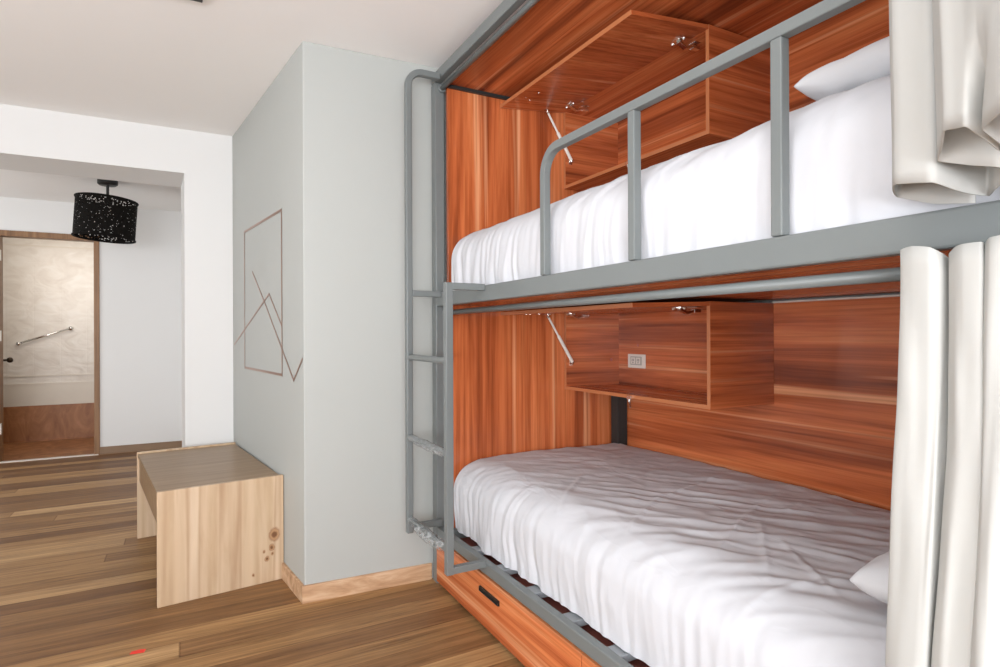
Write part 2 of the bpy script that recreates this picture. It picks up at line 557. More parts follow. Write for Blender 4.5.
struct('trim_threshold', B((DX0-0.3, DX1-0.0, 7.118, 7.17, 0.0, 0.008)), M['threshold'], label='pale threshold strip at the far doorway', cat='trim')
# small room beyond
BY = 8.42
struct('wall_bathroom_back', B((-2.0, 0.1, BY, BY+0.1, 0.405, CH)), M['tile'], label='cream embossed tile wall seen through the doorway', cat='wall')
struct('trim_tile_border', B((-2.0, -0.3, BY-0.012, BY-0.001, 0.405, 0.64), (-2.0, -0.3, BY-0.016, BY-0.001, 0.64, 0.66), (-2.0, -0.3, BY-0.010, BY-0.001, 0.735, 0.75),
                           (-2.0, -0.3, BY-0.010, BY-0.001, 2.215, 2.23)),
       plain('cream_border_tile', (0.72, 0.65, 0.55), 0.35, 0.06, 5), label='smooth cream border tiles below the embossed tiles', cat='trim')
struct('wall_bathroom_low', B((-2.0, 0.1, BY-0.02, BY+0.1, 0.0, 0.404)), M['rust_wood'], label='rust brown wooden panel below the cream tiles', cat='wall')
struct('wall_bathroom_left', B((-2.1, -2.0, HY+0.1, BY+0.1, 0, CH)), M['hall_wall'], label='left wall of the room beyond the doorway', cat='wall')
struct('wall_bathroom_right', B((-0.3, -0.2, HY+0.1, BY, 0, CH)), M['hall_wall'], label='right wall of the room beyond the doorway', cat='wall')
gb = thing('grab_bar', 'slanted chrome bar on the cream tiled wall beyond the doorway', 'rail', (-1.39, BY, 1.2))
p0, p1 = Vector((-1.63, BY-0.055, 1.112)), Vector((-1.15, BY-0.055, 1.285))
bm = bmesh.new()
tube(bm, p0, p1, 0.011)
obj('bar', bm, M['chrome'], gb, smooth=True)
for p in (p0, p1):
    bm = bmesh.new()
    sweep(bm, [p+Vector((0, 0.054, 0)), p+Vector((0, 0.045, 0)), p+Vector((0, 0.045, 0)), p+Vector((0, -0.012, 0))], circ(0.02, 14))
    obj('bracket', bm, M['chrome'], gb, smooth=True)

# ------------------------------------------------------------------ bunk bed
FX, BX = 1.07, 2.155             # front plane, back panel face
YL, YR = 2.60, 0.36              # near faces of the far / head end
bed = thing('bunk_bed', 'built-in grey steel bunk bed with reddish laminate panels', 'bed', (1.6, 1.5, 0))
ST = M['steel']
for (x, y, z1) in ((FX, YL+0.04, 2.41), (FX, YR-0.06, 2.41)):
    bm = B((x, x+0.046, y, y+0.052, 0.0, z1), )
    obj('corner_post', bm, ST, bed, bevel=0.003)
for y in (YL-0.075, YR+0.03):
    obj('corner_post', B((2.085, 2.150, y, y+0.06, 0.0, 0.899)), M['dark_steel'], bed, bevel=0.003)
obj('end_panel', B((1.117, BX+0.02, YL, YL+0.02, 0.03, 2.388)), M['cherry_z'], bed, bevel=0.001)
obj('end_panel', B((1.117, BX+0.02, YR-0.02, YR, 0.03, 2.388)), M['cherry_z'], bed, bevel=0.001)
obj('back_panel', B((BX, BX+0.018, YR, YL, 0.03, 1.322)), M['cherry_y'], bed, bevel=0.001)
obj('back_panel', B((BX, BX+0.018, YR, YL, 1.356, 2.388)), M['cherry_y'], bed, bevel=0.001)
obj('edge_strip', B((BX-0.002, BX+0.02, YR, 1.62, 1.3225, 1.329)), M['white_plastic'], bed)
obj('roof_panel', B((1.112, BX+0.02, YR-0.02, YL+0.02, 2.392, 2.41)), M['cherry_y'], bed, bevel=0.001)
obj('panel_joint', B((1.117, BX, YL-0.016, YL-0.001, 2.376, 2.3915)), M['dark_steel'], bed)
obj('top_rail', B((FX, FX+0.034, YR-0.06, YL+0.092, 2.412, 2.462)), ST, bed, bevel=0.004)
obj('side_rail', B((FX, FX+0.032, YR-0.008, YL+0.04, 1.333, 1.397)), ST, bed, bevel=0.005)
obj('side_rail', B((FX, FX+0.032, YR-0.008, YL+0.04, 0.228, 0.274)), ST, bed, bevel=0.004)
obj('side_rail', B((2.118, 2.15, YR+0.09, YL-0.075, 0.228, 0.274)), ST, bed, bevel=0.004)
for y in (YL-0.045, YR+0.005):
    obj('end_rail', B((1.103, 2.084, y, y+0.03, 0.228, 0.274)), ST, bed, bevel=0.004)
obj('deck_panel', B((FX+0.034, BX+0.015, YR+0.001, YL-0.001, 1.337, 1.352)), M['cherry_y'], bed, bevel=0.001)
ys = [2.305 - 0.235*i for i in range(9)]
for y in ys:
    if y > YR + 0.05:
        obj('slat', B((FX+0.033, 2.117, y-0.032, y+0.032, 0.244, 0.268)), M['slat_steel'], bed, bevel=0.003)
obj('under_bed_board', B((FX+0.022, BX, YR, YL, 0.200, 0.214)), M['plinth_board'], bed)
# guard rail: bent square tube with posts
bm = bmesh.new()
pts = [(1.0835, 1.689, 1.398), (1.0835, 1.689, 1.735)]
R_ = 0.082
for i in range(1, 10):
    a = PI/2*i/9
    pts.append((1.0835, 1.689-R_*(1-math.cos(a)), 1.735+R_*math.sin(a)))
pts.append((1.0835, YR-0.06+0.05, 1.817))
sweep(bm, pts, rect(0.027, 0.027), side=(1, 0, 0))
gr = obj('guard_rail', bm, ST, bed, bevel=0.003)
for y in (1.2395, 0.795, 0.37):
    obj('guard_post', B((1.0705, 1.0965, y-0.0135, y+0.0135, 1.398, 1.8035)), ST, gr, bevel=0.003)
# drawers under the lower bunk
for (y0, y1) in ((1.472, 2.635), (YR, 1.468)):
    d = obj('drawer', B((FX-0.004, FX+0.016, y0, y1, 0.016, 0.222)), M['cherry_y'], bed, bevel=0.0015)
    yc = y0+0.525 if y0 > 1 else y0+0.60
    bm = B((FX-0.012, FX-0.0035, yc, yc+0.165, 0.153, 0.156), (FX-0.012, FX-0.0035, yc, yc+0.165, 0.170, 0.173),
           (FX-0.012, FX-0.0035, yc, yc+0.004, 0.153, 0.173), (FX-0.012, FX-0.0035, yc+0.161, yc+0.165, 0.153, 0.173),
           (FX-0.0065, FX-0.0035, yc+0.003, yc+0.162, 0.155, 0.171))
    obj('drawer_handle', bm, M['black_plastic'], d, bevel=0.0008)
    obj('edge_band', B((FX-0.0045, FX+0.016, y0, y1, 0.2215, 0.2245)), M['cherry_edge'], d)

# ------------------------------------------------------------------ ladder
lad = thing('bunk_ladder', 'grey steel ladder hooked on the front of the bunk bed', 'ladder', (0.92, 2.33, 0.26))
SX, SA, SB = 0.914, 2.588, 2.130
bm = bmesh.new()
pts = [(SX, SA, 0.286), (SX, SA, 2.345)]
for i in range(1, 10):
    a = PI/2*i/9
    pts.append((SX+0.07*(1-math.cos(a)), SA, 2.345+0.07*math.sin(a)))
pts.append((FX-0.001, SA, 2.415))
sweep(bm, pts, rect(0.030, 0.030), side=(0, 1, 0))
obj('stile', bm, ST, lad, bevel=0.005, seg=3)
obj('stile', B((SX-0.015, SX+0.015, SB-0.015, SB+0.015, 0.258, 1.402)), ST, lad, bevel=0.002)
for (y, z) in ((SA, 1.388), (SB, 1.388), (SA, 0.312), (SB, 0.273)):
    obj('bracket', B((SX+0.0145, FX-0.0005, y-0.014, y+0.014, z-0.0135, z+0.0135)), ST, lad, bevel=0.002)
random.seed(4)
for i, z in enumerate((1.095, 0.728, 0.352)):
    bm = bmesh.new()
    tube(bm, (SX, SB+0.014, z), (SX, SA-0.014, z), 0.0135, 16)
    rg = obj('rung', bm, ST, lad, smooth=False)
    if i == 0:
        continue
    bm = bmesh.new()
    n = 26
    pts, rings = [], []
    for j in range(n+1):
        t = j/n
        y = SB+0.03+(SA-SB-0.06)*t
        sag = (0.012 if i == 2 else 0.004)*math.sin(PI*t)
        r = 0.0175+(0.009 if i == 2 else 0.003)*math.sin(PI*t)
        ring = []
        for q in range(14):
            a = 2*PI*q/14
            rr = r*(1+0.16*noise.noise(Vector((math.cos(a)*1.6, math.sin(a)*1.6, y*26+i*9))))
            ring.append(bm.verts.new((SX+rr*math.cos(a), y, z-sag+rr*math.sin(a))))
        rings.append(ring)
    for r0, r1 in zip(rings, rings[1:]):
        for q in range(14):
            bm.faces.new((r0[q], r0[(q+1) % 14], r1[(q+1) % 14], r1[q]))
    w = obj('plastic_wrap', bm, M['wrap'], rg, smooth=True)
    w['label'] = 'crinkled clear plastic wrapped round the rung'

# ------------------------------------------------------------------ wall cabinets inside the bunks
CX, CY0, CY1 = 1.785, 1.613, 2.597


def cabinet(z0, z1, label, droop, flaplen, zx):
    c = thing('wall_cabinet', label, 'cabinet', (BX, 2.1, z0))
    T = 0.016
    obj('side_panel', B((CX, BX-0.001, CY0, CY0+T, z0, z1)), M['cherry_x'], c, bevel=0.001)
    obj('side_panel', B((CX, BX-0.001, CY1-T, CY1, z0, z1)), M['cherry_x'], c, bevel=0.001)
    obj('bottom_panel', B((CX, BX-0.001, CY0+T, CY1-T, z0, z0+T)), M['cherry_y'], c, bevel=0.001)
    obj('top_panel', B((CX+0.001, BX-0.001, CY0+T, CY1-T, z1-T, z1)), M['cherry_y'], c, bevel=0.001)
    obj('back_panel', B((BX-0.016, BX-0.001, CY0+T, CY1-T, z0+T, z1-T)), M['cherry_y'], c)
    # edge banding along the front edges
    bm = B((CX-0.0015, CX-0.0002, CY0, CY0+T, z0, z1), (CX-0.0015, CX-0.0002, CY1-T, CY1, z0, z1), (CX-0.0015, CX-0.0002, CY0+T, CY1-T, z0, z0+T))
    obj('edge_band', bm, M['cherry_edge'], c)
    # lifted flap door
    xh, zh = CX-0.002, z1-0.001
    xf, zf = CX-flaplen, z1-droop
    t = Vector((xf-xh, 0, zf-zh)).normalized()
    nrm = Vector((t.z, 0, -t.x))
    if nrm.z < 0:
        nrm = -nrm
    bm = bmesh.new()
    vs_ = []
    for y in (CY0+0.001, CY1+0.0):
        for (p, off) in (((xh, zh), 0), ((xh, zh), -0.016), ((xf, zf), -0.016), ((xf, zf), 0)):
            vs_.append(bm.verts.new((p[0]+nrm.x*off, y, p[1]+nrm.z*off)))
    for f in ((0, 1, 2, 3), (7, 6, 5, 4), (0, 4, 5, 1), (1, 5, 6, 2), (2, 6, 7, 3), (3, 7, 4, 0)):
        bm.faces.new([vs_[i] for i in f])
    fl = obj('flap_door', bm, M['cherry_x'], c, bevel=0.001)
    # front edge band of the flap
    bm = bmesh.new()
    e = Vector((xf, 0, zf))
    vs_ = []
    for y in (CY0+0.001, CY1):
        for (dx, off) in ((0, 0), (0, -0.016), (0.0012, -0.016), (0.0012, 0)):
            q = e+t*dx+nrm*off
            vs_.append(bm.verts.new((q.x, y, q.z)))
    for f in ((0, 1, 2, 3), (7, 6, 5, 4), (0, 4, 5, 1), (1, 5, 6, 2), (2, 6, 7, 3), (3, 7, 4, 0)):
        bm.faces.new([vs_[i] for i in f])
    obj('edge_band', bm, M['cherry_edge'], fl)

    def under(dist, y, d=0.0):      # a point under the flap
        return Vector((xh, y, zh))+t*dist-nrm*(0.016+d)
    # hinges: cup in the flap, arm and plate on the cabinet side
    for y in (CY0+0.115, CY1-0.125):
        bm = bmesh.new()
        a = under(0.045, y)
        sweep(bm, [a, a-nrm*0.004], circ(0.025, 18))
        b = Vector((CX+0.028, y, z1-T-0.016))
        sweep(bm, [a-nrm*0.006, (a+b)/2+Vector((0, 0, -0.016)), b], rect(0.020, 0.011), side=(0, 1, 0))
        sweep(bm, [b, b+Vector((0.035, 0, 0))], rect(0.022, 0.014), side=(0, 1, 0))
        box(bm, b.x-0.004, b.x+0.03, y-0.024, y+0.024, z1-T-0.004, z1-T-0.0005)
        for s in (-1, 1):
            bmesh.ops.create_uvsphere(bm, u_segments=10, v_segments=6, radius=0.008, matrix=Matrix.Translation(a-nrm*0.004+Vector((0, s*0.030, 0))))
            box(bm, a.x-0.006, a.x+0.006, y+s*0.024-0.007, y+s*0.024+0.007, a.z-0.004, a.z-0.001)
        obj('hinge', bm, M['chrome'], fl, bevel=0.001)
    # gas strut
    top = under(0.125, CY1-0.034, 0.012)
    bot = Vector((CX+0.030, CY1-T-0.014, z1-0.275))
    bm = bmesh.new()
    mid = top+(bot-top)*0.42
    tube(bm, top, mid, 0.0055, 10)
    tube(bm, mid, bot, 0.0085, 12)
    gs = obj('gas_strut', bm, M['white_plastic'], c, smooth=False)
    for p, yy in ((top, top.y), (bot, bot.y)):
        bm = bmesh.new()
        bmesh.ops.create_uvsphere(bm, u_segments=12, v_segments=8, radius=0.0095, matrix=Matrix.Translation(p))
        if p is top:
            sweep(bm, [p, p+nrm*0.012], circ(0.005, 10))
            q = p+nrm*0.0105
            box(bm, q.x-0.016, q.x+0.016, q.y-0.009, q.y+0.009, q.z-0.002, q.z+0.0005)
        else:
            sweep(bm, [p, p+Vector((0, 0.012, 0))], circ(0.005, 10))
            box(bm, p.x-0.010, p.x+0.010, CY1-T-0.003, CY1-T-0.0003, p.z-0.016, p.z+0.012)
        obj('strut_mount', bm, M['chrome'], gs)
    # screw dots in the flap
    for (d, y) in ((0.33, CY1-0.16), (0.30, CY1-0.23), (0.29, CY1-0.13)):
        bm = bmesh.new()
        a = under(d, y)
        sweep(bm, [a, a-nrm*0.0015], circ(0.004, 10))
        obj('screw', bm, M['chrome'], fl)
    # little cam latch on the bottom front edge
    bm = bmesh.new()
    yl = 2.075
    box(bm, CX-0.010, CX-0.0018, yl-0.014, yl+0.014, z0-0.004, z0+0.013)
    tube(bm, (CX-0.006, yl, z0-0.003), (CX-0.006, yl, z0-0.016), 0.007, 12)
    sweep(bm, [(CX-0.006, yl, z0-0.015), (CX-0.012, yl-0.014, z0-0.040)], rect(0.009, 0.003))
    obj('latch', bm, M['chrome'], c, bevel=0.0008)
    return c


c_low = cabinet(0.905, 1.322, 'open laminate cabinet with a power outlet above the lower mattress', 0.014, 0.385, 0)
c_up = cabinet(1.968, 2.388, 'open laminate cabinet under the bunk roof above the upper mattress', 0.042, 0.385, 1)
for (y, z, r) in ((2.425, 1.135, 0.008),):
    bm = bmesh.new()
    sweep(bm, [(BX-0.0162, y, z), (BX-0.0172, y, z)], circ(r, 14))
    obj('screw_hole', bm, M['plinth_board'], c_low)
bm = bmesh.new()
sweep(bm, [(2.085, CY1-0.0162, 1.055), (2.085, CY1-0.0172, 1.055)], circ(0.009, 14))
obj('screw_hole', bm, M['plinth_board'], c_low)

po = thing('power_outlet', 'cream power outlet on the back of the lower cabinet', 'outlet', (BX-0.017, 2.43, 1.05))
xo = BX-0.0165
obj('cover_plate', B((xo-0.007, xo, 2.362, 2.498, 1.014, 1.088)), M['white_plastic'], po, bevel=0.003)
ins = obj('socket_insert', B((xo-0.0095, xo-0.0068, 2.386, 2.474, 1.030, 1.076)), M['grey_plastic'], po, bevel=0.001)
for yc in (2.452, 2.412):
    obj('socket_face', B((xo-0.0102, xo-0.0092, yc-0.016, yc+0.016, 1.036, 1.070)), M['white_plastic'], ins, bevel=0.0006)
    for s_ in (-1, 1):
        obj('socket_slot', B((xo-0.0108, xo-0.0100, yc+s_*0.006-0.0018, yc+s_*0.006+0.0018, 1.050, 1.064)), M['black_plastic'], ins)
    obj('socket_slot', B((xo-0.0108, xo-0.0100, yc-0.003, yc+0.003, 1.040, 1.046)), M['black_plastic'], ins)


# ------------------------------------------------------------------ mattresses and pillows
def rounded_slab(x0, x1, y0, y1, z0, z1, r0, nx, ny, nz, disp, rb=0.13):
    """rounded block as a quad-grid mesh; disp(p, n) -> offset vector"""
    bm = bmesh.new()
    c = Vector(((x0+x1)/2, (y0+y1)/2, (z0+z1)/2))
    h = Vector(((x1-x0)/2, (y1-y0)/2, (z1-z0)/2))
    cache = {}

    def warp(t):
        return t

    def vert(u, v, w):
        key = (round(u, 5), round(v, 5), round(w, 5))
        if key in cache:
            return cache[key]
        p = Vector((u*h.x, v*h.y, w*h.z))
        r = (r0[0] if p.x < 0 else 0.045, r0[1], r0[2])
        q = Vector([max(-(h[i]-r[i]), min(h[i]-r[i], p[i])) for i in range(3)])
        d = p-q
        e = Vector((d.x/r[0], d.y/r[1], d.z/r[2]))
        L = e.length
        if L > 1e-6:
            mx = max(abs(e.x), abs(e.y), abs(e.z))
            e = e*(mx/L)
        pos = q+Vector((e.x*r[0], e.y*r[1], e.z*r[2]))
        nn = Vector((e.x/r[0], e.y/r[1], e.z/r[2]))
        nn = nn.normalized() if nn.length > 1e-9 else Vector((0, 0, 1))
        P = c+pos
        if P.z < z0+rb:
            P.z = z0+rb+(P.z-z0-rb)*0.02
        cache[key] = bm.verts.new(P+disp(P, nn, (u, v, w)))
        return cache[key]

    def grid(n):
        return [-1+2*i/n for i in range(n+1)]
    gx, gy, gz = grid(nx), grid(ny), grid(nz)
    for w in (-1, 1):
        for i in range(nx):
            for j in range(ny):
                bm.faces.new([vert(gx[a], gy[b], w) for a, b in ((i, j), (i+1, j), (i+1, j+1), (i, j+1))])
    for u in (-1, 1):
        for i in range(ny):
            for j in range(nz):
                bm.faces.new([vert(u, gy[a], gz[b]) for a, b in ((i, j), (i+1, j), (i+1, j+1), (i, j+1))])
    for v in (-1, 1):
        for i in range(nx):
            for j in range(nz):
                bm.faces.new([vert(gx[a], v, gz[b]) for a, b in ((i, j), (i+1, j), (i+1, j+1), (i, j+1))])
    return bm


def N(x, y, z):
    return noise.noise(Vector((x, y, z)))


def ridge(x, y, z):
    return (1-abs(noise.noise(Vector((x, y, z))))*2.2)


def segd(px, py, a, b):
    ax, ay = a
    dx, dy = b[0]-ax, b[1]-ay
    t = max(0.0, min(1.0, ((px-ax)*dx+(py-ay)*dy)/(dx*dx+dy*dy)))
    return math.hypot(px-ax-t*dx, py-ay-t*dy), math.sin(PI*min(1, max(0, t)))


def sheet_disp(seed, zbot, zsoft, creases):
    def f(P, n, uvw):
        x, y, z = P
        top = max(0.0, n.z)
        side = max(0.0, -n.x)
        end = max(0.0, n.y)
        d = 0.0
        # long diagonal and lengthwise creases on the top
        a = 0.55+0.25*N(x*0.9, y*0.9, seed+31)
        xr, yr = x*math.cos(a)+y*math.sin(a), -x*math.sin(a)+y*math.cos(a)
        amt = 0.30+0.70*ss(2.0, 1.3, y)
        d += top*amt*(0.006*N(xr*8, yr*2.2, seed)+0.0065*(ridge(xr*13, yr*3.0, seed+3)-0.5)+0.0028*N(xr*34, yr*8, seed+5))
        d += top*(0.0035*(ridge(x*5+y*2, y*6-x*3, seed+6)-0.5)+0.010*N(x*2.2, y*1.8, seed+8)+0.0015*N(x*18, y*18, seed+9))
        for (ca, cb, am) in creases:
            dd, w = segd(x, y, ca, cb)
            if dd < 0.05:
                d += am*top*(0.5+0.5*w)*math.exp(-(dd/0.009)**2)
        # gathered vertical folds down the front and the foot end
        wob = y+0.05*(z-zbot)*N(y*2, 0, seed+2)+0.02*N(z*6, y*4, seed)
        k = 0.35+0.65*ss(zbot+0.32, zbot+0.02, z)
        kf = 0.6+0.6*ss(1.4, 2.4, y)
        d += side*k*kf*(0.010*N(wob*17, z*2.0, seed+11)+0.007*(ridge(wob*21, z*2.5, seed+12)-0.5)+0.0035*N(wob*52, z*6, seed+13)+0.006*N(y*3, z*3, seed+17))
        d += end*k*(0.006*N(x*16, z*2.6, seed+19)+0.003*N(x*34, z*4, seed+23))
        v = n*d
        if end > 0.3:
            v.y = min(v.y, 0.004)
        if zsoft:
            v.z += zsoft*ss(1.4, 0.6, y)*max(top, 0.4*ss(zbot+0.1, zbot+0.3, z))
        if n.z <= 0.2 and z < zbot+0.14:
            kk = ss(zbot+0.14, zbot, z)
            v.z += kk*0.012*(0.5+N(y*7, x*7, seed+29))
            v.x += kk*0.008*side
        return v
    return f


def mattress(x0, x1, y0, y1, z0, z1, seed, label, zsoft=0.0, creases=(), ry=0.035, rz=0.14):
    bm = rounded_slab(x0, x1, y0, y1, z0-0.14, z1, (0.17 if rz < 0.15 else 0.20, ry, rz), 130, 260, 50, sheet_disp(seed, z0, zsoft, creases), 0.142)
    o = obj('mattress', bm, M['sheet'], None, smooth=True)
    s = o.modifiers.new('sub', 'SUBSURF')
    s.levels = s.render_levels = 1
    return tag(o, label, 'mattress', None)


CREASE = [((1.21, 1.42), (1.52, 1.62), 0.005), ((1.52, 1.62), (2.0, 1.75), 0.004), ((1.30, 1.15), (1.75, 1.38), 0.005), ((1.75, 1.38), (2.1, 1.5), 0.004),
          ((1.25, 0.95), (1.6, 1.25), 0.005), ((1.6, 1.25), (2.05, 1.36), 0.004), ((1.18, 1.75), (1.45, 2.0), 0.005), ((1.3, 0.8), (1.5, 1.1), 0.005),
          ((1.15, 0.95), (1.55, 0.82), 0.005), ((1.7, 1.9), (2.1, 2.05), 0.003)]
mattress(1.118, 2.147, YR+0.01, YL-0.006, 0.271, 0.601, 3.0, 'mattress in a crumpled white sheet on the lower bunk', 0.0, CREASE)
mattress(1.110, 2.147, YR+0.01, YL-0.002, 1.3535, 1.702, 41.0, 'mattress in a white sheet on the upper bunk behind the guard rail', 0.012, (), 0.06, 0.152)


def pillow(loc, size, rot, label, seed):
    bm = bmesh.new()
    nx, ny = 44, 34
    hx, hy, hz = size[0]/2, size[1]/2, size[2]/2
    rows = {}
    for s in (1, -1):
        for i in range(nx+1):
            for j in range(ny+1):
                edge = i in (0, nx) or j in (0, ny)
                if s == -1 and edge:
                    rows[(s, i, j)] = rows[(1, i, j)]
                    continue
                u, v = -1+2*i/nx, -1+2*j/ny
                prof = (max(0, 1-abs(u)**5)**0.5)*(max(0, 1-abs(v)**5)**0.5)
                pinch = 1-0.04*(1-abs(v)**2)*abs(u)**3
                pinch2 = 1-0.04*(1-abs(u)**2)*abs(v)**3
                z = s*hz*prof
                z += (0.010*N(u*3+seed, v*4, s)+0.006*ridge(u*5+v*3, v*6, seed+s))*prof**0.5
                rows[(s, i, j)] = bm.verts.new((u*hx*pinch, v*hy*pinch2, z))
    for s in (1, -1):
        for i in range(nx):
            for j in range(ny):
                bm.faces.new([rows[(s, a, b)] for a, b in ((i, j), (i+1, j), (i+1, j+1), (i, j+1))])
    bmesh.ops.transform(bm, matrix=Matrix.Translation(loc) @ Matrix.Rotation(rot[2], 4, 'Z') @ Matrix.Rotation(rot[1], 4, 'Y') @ Matrix.Rotation(rot[0], 4, 'X'), verts=bm.verts)
    o = obj('pillow', bm, M['pillow'], None, smooth=True)
    s = o.modifiers.new('sub', 'SUBSURF')
    s.levels = s.render_levels = 1
    return tag(o, label, 'pillow')


pillow((1.585, 0.560, 0.675), (0.66, 0.46, 0.13), (0, 0, 0.10), 'white pillow on the lower mattress partly behind the curtain', 2.0)
pillow((1.60, 0.655, 1.778), (0.66, 0.52, 0.125), (0, 0, 0.05), 'white pillow on the upper mattress beside the raised curtain', 7.0)


# ------------------------------------------------------------------ curtain rods and curtains
def rod(z, x, label):
    r = thing('curtain_rod', label, 'rod', (x, 1.5, z))
    bm = bmesh.new()
    tube(bm, (x, YR-0.002, z), (x, YL+0.035, z), 0.0125, 18)
    obj('rod', bm, M['steel'], r, smooth=True)
    for y0, y1 in ((YR-0.007, YR+0.002), (YL+0.024, YL+0.0385)):
        bm = bmesh.new()
        sweep(bm, [(x, y0, z), (x, y1, z)], circ(0.02, 18))
        obj('end_flange', bm, M['steel'], r, bevel=0.002)


rod(1.303, 1.121, 'grey curtain rod under the upper bunk side rail')
rod(2.384, 1.102, 'grey curtain rod along the roof panel under the top rail')


def smooth_path(pts, per=8, curve=0.65):
    out = []
    n = len(pts)
    for i in range(n-1):
        p0, p1, p2, p3 = [Vector(pts[max(0, min(n-1, i+d))]) for d in (-1, 0, 1, 2)]
        for s in range(per):
            t = s/per
            # tension towards straight runs so that the folds keep crisp corners
            cr = 0.5*((2*p1)+(-p0+p2)*t+(2*p0-5*p1+4*p2-p3)*t*t+(-p0+3*p1-3*p2+p3)*t*t*t)
            out.append(p1.lerp(p2, t)*(1-curve)+cr*curve)
    out.append(Vector(pts[-1]))
    return out


def cloth_sheet(rows, name, mat, label, cat, thick=0.0022):
    bm = bmesh.new()
    vv = [[bm.verts.new(p) for p in r] for r in rows]
    for a, b in zip(vv, vv[1:]):
        for j in range(len(a)-1):
            bm.faces.new((a[j], a[j+1], b[j+1], b[j]))
    o = obj(name, bm, mat, None, smooth=True)
    s = o.modifiers.new('solid', 'SOLIDIFY')
    s.thickness = thick
    s.offset = 0
    return tag(o, label, cat)


# lower curtain: gathered pleats in plan (x, y), hanging from the lower rod to the floor
top = [(1.136, 0.495, 1.318), (1.10, 0.515, 1.318), (1.06, 0.527, 1.318), (1.03, 0.531, 1.322), (1.0, 0.519, 1.33), (0.985, 0.494, 1.332), (0.975, 0.466, 1.326), (0.98, 0.454, 1.316), (1.0, 0.453, 1.307), (1.015, 0.45, 1.303), (0.995, 0.444, 1.308), (0.98, 0.444, 1.313), (0.962, 0.427, 1.32), (0.952, 0.413, 1.322), (0.945, 0.389, 1.321), (0.962, 0.392, 1.315), (0.95, 0.388, 1.319), (0.935, 0.378, 1.324), (0.93, 0.363, 1.325),
       (0.935, 0.346, 1.325), (0.97, 0.352, 1.316), (1.01, 0.349, 1.313), (0.95, 0.336, 1.322), (0.935, 0.316, 1.322), (0.945, 0.29, 1.325), (1.135, 0.275, 1.318), (0.96, 0.26, 1.325), (0.94, 0.23, 1.328),
       (0.96, 0.20, 1.325), (1.135, 0.185, 1.318), (0.97, 0.16, 1.325), (0.955, 0.13, 1.325), (0.98, 0.10, 1.32)]
base = smooth_path(top, 7, 0.6)
rows = []
NZ = 46
for r in range(NZ+1):
    t = r/NZ
    row = []
    for j, b in enumerate(base):
        z = b.z+(0.055-b.z)*t
        sw = (b.z-z)
        ph = j*0.045
        y = b.y+0.024*ss(0.0, 0.8, sw)+0.004*N(ph, z*3, 1.5)
        x = b.x-0.012*ss(0, 1.0, sw)+0.016*N(ph*1.3, z*1.6, 5.0)*ss(0.02, 0.3, sw)+0.004*N(ph*3, z*7, 9.0)*ss(0.02, 0.2, sw)
        # folds soften a little downwards
        x = x+(0.992-x)*0.15*ss(0.2, 1.2, sw)
        row.append((x, y, z))
    rows.append(row)
cloth_sheet(rows, 'curtain', M['curtain'], 'cream curtain hanging straight down to the floor in front of the lower bunk', 'curtain')

# upper curtain: bulky gathered loops whose open hem is seen from below
hem = [(1.062, 0.447, 1.396), (1.06, 0.5, 1.405), (1.048, 0.549, 1.425), (1.0, 0.53, 1.427), (0.955, 0.502, 1.425), (0.94, 0.444, 1.413), (0.975, 0.435, 1.405), (1.0, 0.43, 1.401), (1.03, 0.418, 1.397),
       (1.0, 0.4, 1.399), (0.985, 0.386, 1.402), (0.96, 0.363, 1.402), (0.945, 0.365, 1.411), (0.94, 0.37, 1.416), (0.94, 0.401, 1.426), (0.93, 0.436, 1.439), (0.88, 0.409, 1.445), (0.84, 0.387, 1.452),
       (0.83, 0.37, 1.448), (0.82, 0.354, 1.444), (0.85, 0.348, 1.432), (0.885, 0.347, 1.422), (0.87, 0.338, 1.424), (0.82, 0.336, 1.435), (0.78, 0.305, 1.436), (0.765, 0.287, 1.433), (0.79, 0.275, 1.423),
       (0.82, 0.269, 1.419), (0.78, 0.248, 1.419), (0.76, 0.227, 1.415), (0.80, 0.20, 1.42), (0.90, 0.19, 1.42), (0.96, 0.17, 1.42), (0.87, 0.15, 1.42), (0.93, 0.12, 1.42)]
hb = smooth_path(hem, 5, 0.25)
hem2 = list(hem)
for q_, i_ in enumerate((20, 21, 22, 23)):
    u_ = (q_+1)/5
    hem2[i_] = tuple(hem[19][c]*(1-u_)+hem[24][c]*u_ for c in range(3))
hb2 = smooth_path(hem2, 5, 0.25)
rows = []
NZ = 44
for r in range(NZ+1):
    t = r/NZ
    row = []
    for j, b0 in enumerate(hb):
        zz = b0.z+(2.368-b0.z)*t
        b = b0.lerp(hb2[j], ss(1.435, 1.54, zz))
        z = b.z+(2.368-b.z)*t
        k = ss(1.90, 2.34, z)
        ph = j*0.05
        xt = 1.100+0.020*math.sin(j*0.55)
        x = b.x+(xt-b.x)*k
        x += 0.006*N(ph, z*3, 2.2)*ss(1.43, 1.55, z)*(1-k)
        y = b.y+0.006*ss(1.42, 1.8, z)+0.004*N(ph*1.2, z*2.5, 8.0)
        x = min(x, 1.064 if z < 1.90 else 1.13)
        row.append((x, y, z))
    rows.append(row)
cloth_sheet(rows, 'curtain', M['curtain'], 'cream curtain gathered short over the guard rail of the upper bunk', 'curtain')

